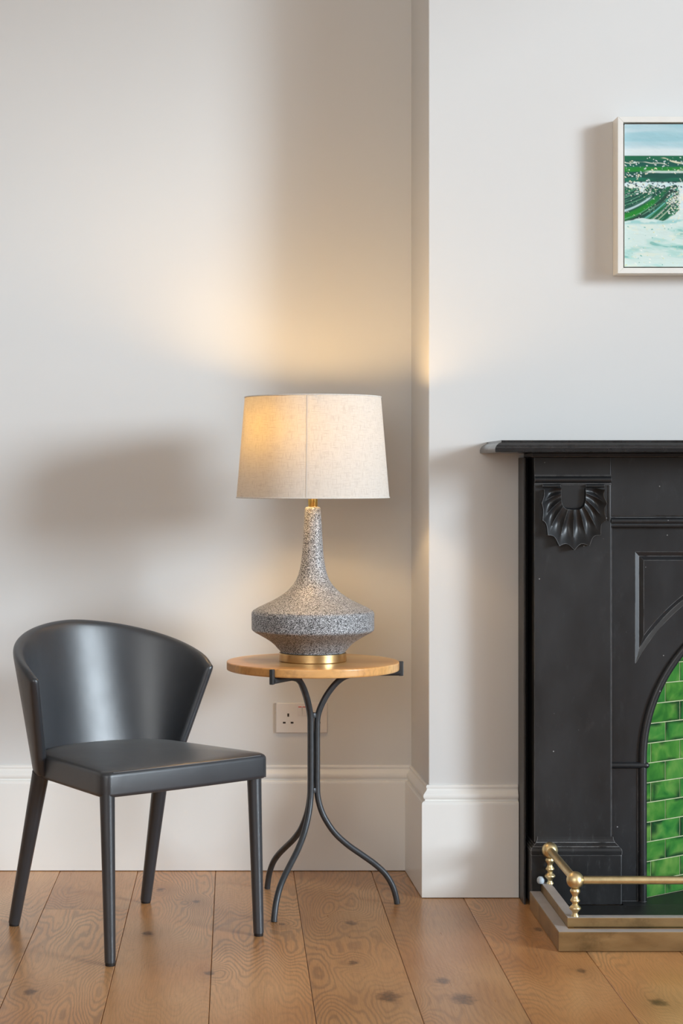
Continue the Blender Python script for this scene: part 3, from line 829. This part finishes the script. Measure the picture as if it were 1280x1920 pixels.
    def dots(k, u0, u1, v0, v1, rmin, rmax, cols, gauss=None):
        for _ in range(k):
            if gauss: u_, v_ = rs.normal(gauss[0], gauss[2]), rs.normal(gauss[1], gauss[3])
            else: u_, v_ = rs.uniform(u0, u1), rs.uniform(v0, v1)
            r_ = rs.uniform(rmin, rmax) ; col = cols[rs.randint(len(cols))]
            iu = np.searchsorted(us / H, [u_ - 2 * r_, u_ + 2 * r_]); iv = np.searchsorted(vs_ / H, [v_ - 2 * r_, v_ + 2 * r_])
            if iu[1] <= iu[0] or iv[1] <= iv[0]: continue
            sl_ = (slice(iv[0], iv[1]), slice(iu[0], iu[1]))
            d = np.hypot((U[sl_] - u_) / rs.uniform(.8, 2.0), V[sl_] - v_ + rs.uniform(-.5, .5) * (U[sl_] - u_)) / r_ + .9 * (DN[sl_] - .5)
            k_ = (1 - ss(d, .6, 1.15)) * .9
            c[sl_] = blend(c[sl_], k_, col); hgt[sl_] = np.maximum(hgt[sl_], k_)
    wt = [lin(226, 230, 226), lin(232, 226, 196), lin(198, 214, 212)]
    dots(75, 0, .42, .232, .345, .0022, .0055, wt); dots(24, 0, .18, .34, .41, .003, .007, wt)
    dots(230, 0, 0, 0, 0, .002, .0048, wt, (.36, .54, .030, .06)); dots(80, 0, 0, 0, 0, .002, .005, wt, (.15, .465, .05, .022)); dots(70, 0, .35, .44, .66, .0015, .003, wt)
    dots(40, .27, .375, .45, .62, .003, .006, [lin(40, 46, 60), lin(30, 66, 60)]); dots(60, 0, .4, .40, .45, .003, .006, [lin(30, 60, 66)])
    dots(60, 0, .42, .68, 1.0, .002, .005, [lin(216, 214, 150), lin(90, 170, 160), lin(240, 240, 232)])
    c = np.clip(c, 0, 1)
    hgt = .00030 * hgt + .0008 * (fb(U * 20, V * 60, 91) + n4 * low)
    ny, nx = U.shape
    X = (cx0 + np.tile(us, (ny, 1))) - O4[0]; Z = (cz1 - np.tile(vs_[:, None], (1, nx))) - O4[2]; Yv = (cyf - hgt + .0015) - O4[1]
    co = np.stack([X, Yv, Z], -1).reshape(-1, 3)
    idx = np.arange(ny * nx).reshape(ny, nx)
    fa = np.stack([idx[:-1, :-1], idx[1:, :-1], idx[1:, 1:], idx[:-1, 1:]], -1).reshape(-1, 4)
    me = bpy.data.meshes.new('painted_face')
    me.vertices.add(len(co)); me.vertices.foreach_set('co', co.astype(np.float32).ravel())
    me.loops.add(fa.size); me.loops.foreach_set('vertex_index', fa.astype(np.int32).ravel())
    me.polygons.add(len(fa)); me.polygons.foreach_set('loop_start', np.arange(0, fa.size, 4, dtype=np.int32))
    me.update(calc_edges=True)
    me.polygons.foreach_set('use_smooth', np.ones(len(fa), dtype=bool))
    at = me.color_attributes.new('paint', 'FLOAT_COLOR', 'POINT')
    at.data.foreach_set('color', np.concatenate([c.reshape(-1, 3), np.ones((ny * nx, 1))], 1).astype(np.float32).ravel())
    me.materials.append(M['oil'])
    o = bpy.data.objects.new('painted_face', me); COL.objects.link(o); o.parent = cv
paint_face()

# ------------------------------------------------------------------ wall socket
SY = YB; sc_ = F / SY
def sX(px): return (px - 438) / sc_
def sZ(py): return EYE - (py - 891) / sc_
so = thing('wall_socket', (sX(565), SY, sZ(1345)), 'white double wall socket low on the wall behind the side table', 'socket')
O5 = so.location[:]
MB(O5).box(sX(516.8), sX(613.2), SY - .0085, SY - .0002, sZ(1373.5), sZ(1317.3), .0022).build('face_plate', 'socket', so)
for a, b in ((558.2, 565.7), (566.3, 574.2)):
    rk = MB(O5); x0, x1, z0, z1 = sX(a), sX(b), sZ(1341.5), sZ(1325.5)
    rk.add([(x0, SY - .0085, z0), (x1, SY - .0085, z0), (x1, SY - .0085, z1), (x0, SY - .0085, z1), (x0, SY - .0094, z0), (x1, SY - .0094, z0), (x1, SY - .0118, z1), (x0, SY - .0118, z1)],
           [(0, 1, 2, 3), (4, 5, 6, 7), (0, 1, 5, 4), (1, 2, 6, 5), (2, 3, 7, 6), (3, 0, 4, 7)])
    r_ = rk.build('rocker_switch', 'socket', so)
    MB(O5).box(x0 + .001, x1 - .001, SY - .0119, SY - .0086, z1 + .0001, z1 + .0020).build('switch_mark', 'red', r_)['label'] = 'red stripe along the top of the switch'
for cxp in (540.0, 590.5):
    for dx, dy, w_, h_ in ((0, 1340, 3.4, 6.0), (-7.4, 1354.3, 5.2, 3.2), (7.2, 1354.3, 5.2, 3.2)):
        MB(O5).box(sX(cxp + dx - w_ / 2), sX(cxp + dx + w_ / 2), SY - .0088, SY - .0070, sZ(dy + h_ / 2), sZ(dy - h_ / 2)).build('pin_slot', 'hole', so)

# ------------------------------------------------------------------ side table
TX, TY = .206, 4.935
tb = thing('side_table', (TX, TY, 0), 'round wooden side table on three bent black iron legs, in the alcove corner', 'table')
O6 = tb.location[:]
TR, TZ0, TZ1 = .2245, .6125, .6350
tp = MB(O6).lathe([(0, TZ0), (TR - .003, TZ0), (TR - .0006, TZ0 + .0012), (TR, TZ0 + .004), (TR, TZ0 + .0055), (TR, TZ1 - .0045), (TR, TZ1 - .003), (TR - .0008, TZ1 - .0008), (TR - .003, TZ1), (0, TZ1)], TX, TY, 128, cap=False)
tpo = tp.build('tabletop', 'top', tb)
for p_ in tpo.data.polygons:
    if abs(p_.normal.z) > .9: p_.use_smooth = False
legp = [(.2285, .604), (.16, .6035), (.118, .602), (.085, .594), (.060, .576), (.038, .548), (.022, .518), (.0128, .490), (.0112, .46), (.0112, .38), (.0112, .31),
        (.0135, .278), (.0230, .243), (.0390, .212), (.0600, .1835), (.0920, .1545), (.1310, .1270), (.1640, .1030), (.1900, .0780), (.2080, .0480), (.2170, .0200), (.2205, .001)]
for ang in (1.5, 121.5, 241.5):
    ca, sa = math.cos(R(ang)), math.sin(R(ang))
    pts = [(TX + r_ * ca, TY + r_ * sa, z) for r_, z in legp]
    lg = MB(O6).tube([p[:] for p in catmull(pts, 5)], .0080, 14).build('leg', 'iron', tb)
    # clip that hooks over the rim
    cl = MB(O6); e = Vector((ca, sa, 0)); sd = Vector((-sa, ca, 0)); base = Vector((TX, TY, 0))
    def bx(r0, r1, hw_, z0, z1):
        vs = [base + e * r_ + sd * w_ + Vector((0, 0, z)) for r_ in (r0, r1) for w_ in (-hw_, hw_) for z in (z0, z1)]
        cl.add([v[:] for v in vs], [(0, 1, 3, 2), (4, 6, 7, 5), (0, 4, 5, 1), (2, 3, 7, 6), (0, 2, 6, 4), (1, 5, 7, 3)])
    bx(.2248, .2365, .0052, .5955, .6335)
    cl.build('rim_clip', 'iron', lg, bevel=.0015)
for z in (.4935, .2985):
    MB(O6).lathe([(0, z - .008), (.0105, z - .006), (.0120, z), (.0105, z + .006), (0, z + .008)], TX, TY, 16, cap=False).build('weld_spacer', 'iron', tb)

# ------------------------------------------------------------------ lamp
lp = thing('table_lamp', (TX, TY, TZ1), 'lit table lamp with crackled grey ceramic body and linen drum shade', 'lamp')
O7 = lp.location[:]
sc7 = F / TY
def lz(y): return EYE - (y - 891) / sc7
MB(O7).lathe([(0, TZ1 + .0003), (.0870, TZ1 + .0003), (.0880, TZ1 + .0013), (.0880, TZ1 + .0022), (.0880, .6556), (.0880, .6562), (.0874, .6570), (.0866, .6570), (.0, .6570)], TX, TY, 72, cap=False).build('base_ring', 'brass_lamp', lp)
body = [(60.5, 1222.5), (61.5, 1220), (66.0, 1215.5), (72.0, 1208.5), (80, 1202), (88.5, 1196.5), (99, 1190.5), (108.5, 1185.5), (113.6, 1181.5), (114.8, 1178.5), (114.9, 1165), (114.9, 1151.0),
        (114.3, 1147.6), (111.5, 1144.4), (103, 1139.3), (90, 1133.2), (76, 1126.5), (64, 1119.6), (53.4, 1112.4), (44.5, 1104.6), (36.6, 1095.8), (31.4, 1087.5), (27.6, 1078.5), (24.6, 1068),
        (22.3, 1056), (20.6, 1043), (19.2, 1028), (18.2, 1012), (17.3, 995), (16.3, 976), (15.4, 960), (15.0, 954.5), (13.6, 951.6), (10.5, 950.3), (0.0, 950.0)]
prf = [(r_ / sc7, lz(y)) for r_, y in body]
# the band keeps its crisp arrises: smooth within, split at the corners
def seg(a, b): return prf[a:b + 1]
m = MB(O7)
m.lathe([(0, prf[0][1])] + seg(0, 8), TX, TY, 96, cap=False); m.lathe(seg(8, 9), TX, TY, 96, cap=False); m.lathe(seg(9, 11), TX, TY, 96, cap=False)
m.lathe(seg(11, 13), TX, TY, 96, cap=False); m.lathe(seg(13, len(prf) - 1), TX, TY, 96, cap=False)
m.build('ceramic_body', 'ceramic', lp)
MB(O7).lathe([(.0090 * 1.35, lz(951)), (.0090 * 1.35, lz(948.5)), (.0125, lz(948)), (.0125, lz(934)), (.0125, lz(905)), (.0095, lz(903)), (.0095, lz(850)), (0, lz(850))], TX, TY, 28, cap=False).build('brass_neck', 'brass_neck', lp)
BX, BY, BZ = TX - .060, TY - .052, 1.253
MB(O7).tube([(TX, TY, lz(851)), (TX - .03, TY - .030, lz(830)), (BX, BY, BZ - .075)], .008, 12).build('lamp_holder', 'brass_neck', lp)
bl = MB(O7).lathe([(.013, BZ - .075), (.0135, BZ - .05), (.016, BZ - .038), (.024, BZ - .020), (.0295, BZ - .002), (.0290, BZ + .012), (.022, BZ + .025), (.012, BZ + .0315), (0, BZ + .033)], BX, BY, 24, cap=False)
bl.build('bulb', 'bulb', lp)['label'] = 'glowing warm bulb'
RT, RB, ZT, ZB_ = 127.5 / sc7, 143 / sc7, lz(745.0), lz(932.5)
ns = 96; me = bpy.data.meshes.new('shade'); vs, fs = [], []
nz = 10
for i in range(nz + 1):
    q = i / nz
    for j in range(ns + 1):
        th = 2 * PI * j / ns - 1.66
        r_ = RB + (RT - RB) * q
        vs.append((r_ * math.cos(th), r_ * math.sin(th), ZB_ + (ZT - ZB_) * q - O7[2]))
for i in range(nz):
    for j in range(ns): fs.append((i * (ns + 1) + j, i * (ns + 1) + j + 1, (i + 1) * (ns + 1) + j + 1, (i + 1) * (ns + 1) + j))
me.from_pydata(vs, [], fs); uvl = me.uv_layers.new(name='UVMap')
for p_ in me.polygons:
    p_.use_smooth = True
    for li in p_.loop_indices:
        vi = me.loops[li].vertex_index; i, j = divmod(vi, ns + 1)
        uvl.data[li].uv = (j / ns * 1.2, i / nz * .262)
me.materials.append(M['linen']); shd = bpy.data.objects.new('lamp_shade', me); COL.objects.link(shd); shd.parent = lp
for nm, r_, z in (('top_rim', RT, ZT), ('bottom_rim', RB, ZB_)):
    MB(O7).tube([(TX + r_ * math.cos(2 * PI * j / 72), TY + r_ * math.sin(2 * PI * j / 72), z) for j in range(73)], .0017, 8, caps=False).build(nm, 'linen_rim', shd)
lap = MB(O7)
for q in (0, 1):
    r_ = (RB, RT)[q] + .0006; z_ = (ZB_ + .001, ZT - .001)[q]
    lap.v += [(TX + r_ * math.cos(a), TY + r_ * math.sin(a), z_) for a in (-1.700, -1.696, -1.692, -1.688)]
lap.f = [(i, i + 1, 5 + i, 4 + i) for i in range(3)]; lap.sm = [True] * 3
lap.build('lap_seam', 'linen', shd)
m = MB(O7)
for k in range(3):
    th = 2 * PI * k / 3 + .5
    m.tube([(TX + .012 * math.cos(th), TY + .012 * math.sin(th), lz(868)), (TX + (RT - .001) * math.cos(th), TY + (RT - .001) * math.sin(th), ZT - .004)], .0016, 6)
m.build('shade_carrier', 'brass_neck', shd)

# ------------------------------------------------------------------ chair
CO = Vector((-.249, 4.646, 0)); fwd = Vector((.619, -.785))
rzc = math.atan2(.619, .785)                       # local +x = chair's right-hand side in view, local -y = its front
ch = thing('dining_chair', CO[:], 'dark slate leather dining chair with a curved wrap-around back', 'chair', rz=rzc)
def V_(u, v, z): return (u, -v, z)
# seat
def seat_outline(d):
    """closed plan outline, inset by d"""
    pts = []
    uf, vf, rc = .2425 - d, .2366 - d, .022
    for i in range(17):                                  # front edge, slightly bowed
        q = -1 + 2 * i / 16; pts.append((q * (uf - rc), vf + .006 * (1 - q * q)))
    for i in range(1, 6):
        a = PI / 2 * (1 - i / 6); pts.append((uf - rc + rc * math.cos(a), vf - rc + rc * math.sin(a)))
    for i in range(13):
        q = i / 12; pts.append((uf - (uf - (.203 - d)) * q, vf - rc - (vf - rc + .08) * q))
    for i in range(1, 24):
        a = PI / 2 - PI * i / 24; pts.append(((.203 - d) * math.sin(a), -.08 - (.128 - d) * math.cos(a)))
    for i in range(13):
        q = 1 - i / 12; pts.append((-(uf - (uf - (.203 - d)) * q), vf - rc - (vf - rc + .08) * q))
    for i in range(1, 6):
        a = PI / 2 * (i / 6); pts.append((-(uf - rc + rc * math.cos(a)), vf - rc + rc * math.sin(a)))
    return pts
m = MB(); rings = []
for d, z in ((.012, .3815), (.004, .3822), (.0005, .3855), (0, .391), (0, .4290), (.0007, .4335), (.0030, .4375), (.0065, .4402), (.0110, .4420)):
    rings.append([V_(u, v, z) for u, v in seat_outline(d)])
base = seat_outline(.0110)
for s_ in (.9, .78, .62, .44, .25, .08):
    rings.append([V_(u * s_, .02 + (v - .02) * s_, .4420 + .0090 * (1 - s_ ** 3)) for u, v in base])
k = len(base); vs = [p for r_ in rings for p in r_]
fs = [(i * k + j, i * k + (j + 1) % k, (i + 1) * k + (j + 1) % k, (i + 1) * k + j) for i in range(len(rings) - 1) for j in range(k)]
fs += [tuple(reversed(range(k))), tuple((len(rings) - 1) * k + j for j in range(k))]
m.add(vs, fs, True); seat = m.build('seat', 'leather', ch)
# stitching along the front edge and down the two corner seams
st = MB()
pts = [p for p in seat_outline(.0035)][0:17]
for i in range(16):
    for k_ in range(7):
        q = (k_ + .2) / 7; q2 = (k_ + .75) / 7
        a = (pts[i][0] * (1 - q) + pts[i + 1][0] * q, pts[i][1] * (1 - q) + pts[i + 1][1] * q); b = (pts[i][0] * (1 - q2) + pts[i + 1][0] * q2, pts[i][1] * (1 - q2) + pts[i + 1][1] * q2)
        st.tube([V_(*a, .4384), V_(*b, .4384)], .0009, 4)
sto = st.build('front_stitching', 'thread', seat); sto['kind'] = 'stuff'; sto['label'] = 'pale dotted stitching'
for sg in (-1, 1):
    MB().tube([V_(sg * .2346, .2284, z) for z in (.384, .40, .415, .4290)], .0022, 8).build('corner_seam', 'leather', seat)
# back shell
def shell_pt(th, z, off):
    """point on the wrap-around back; off = distance outwards from the mid surface"""
    dz = z - .44
    U = .213 + .257 * dz + off; V0 = -.08 + .2475 * dz; VB = .135 + .4585 * dz + off
    return (U * math.sin(th), V0 - VB * math.cos(th), z)
def rim(th): return .7475 - .105 * (abs(th) / (PI / 2)) ** 1.65
NT_, NZ_ = 44, 14
hw_ = .0130
m = MB(); loops = []
def section(th, half, push, drop=0.0):
    """one closed loop round the thickness of the shell"""
    zt_ = rim(th) - half * .9 - drop - .0055 * max(0, (abs(th) - 1.43) / .14) ** 2; zb_ = .3860
    L = []
    for i in range(NZ_ + 1):
        z = zb_ + (zt_ - zb_) * i / NZ_; L.append(shell_pt(th, z, -half * (1 - .0 * i)))
    for i in range(1, 6):
        a = PI * i / 6; L.append(shell_pt(th, zt_ + half * math.sin(a), -half * math.cos(a)))
    for i in range(NZ_ + 1):
        z = zt_ + (zb_ - zt_) * i / NZ_; L.append(shell_pt(th, z, half))
    return [(u, v + push, z) for u, v, z in L]
ENDS = ((.0008, .0130, .0120), (.0060, .0116, .0075), (.0098, .0082, .0030), (.0122, .0040, .0008))
for hf, ps, dr in ENDS: loops.append(section(-PI / 2, hf, ps, dr))
for i in range(NT_ + 1): loops.append(section(-PI / 2 + PI * i / NT_, hw_, 0))
for hf, ps, dr in ENDS[::-1]: loops.append(section(PI / 2, hf, ps, dr))
k = len(loops[0])
vs = [V_(*p) for L in loops for p in L]
fs = [(i * k + j, i * k + (j + 1) % k, (i + 1) * k + (j + 1) % k, (i + 1) * k + j) for i in range(len(loops) - 1) for j in range(k)]
fs += [tuple(range(k)), tuple((len(loops) - 1) * k + j for j in range(k))]
m.add(vs, fs, True); bk = m.build('backrest', 'leather', ch, subsurf=1)
# legs: top (u, v), foot (u, v)
for (tu, tv), (bu, bv), r0, r1, zt_ in (((-.2235, .2175), (-.2275, .2355), .0178, .0128, .3945), ((.2105, .2150), (.2150, .2270), .0178, .0128, .3945),
                                        ((-.1905, -.1150), (-.1960, -.2300), .0215, .0142, .3945), ((.1890, -.1300), (.2070, -.2320), .0215, .0142, .3945)):
    n_ = 8
    P_ = [(tu + (bu - tu) * i / n_, tv + (bv - tv) * i / n_, zt_ + (.0075 - zt_) * i / n_) for i in range(n_ + 1)]
    rr = [r0 + (r1 - r0) * (i / n_) ** .9 for i in range(n_ + 1)]
    lg = MB().tube([V_(*p) for p in P_], rr, 20).build('leg', 'leather', ch)
    MB().lathe([(0, .0), (r1 * .86, 0), (r1 * .90, .0015), (r1 * .90, .0078), (0, .0078)], bu, -bv, 18, cap=False).build('glide', 'glide', lg)['label'] = 'black plastic glide under the leg'
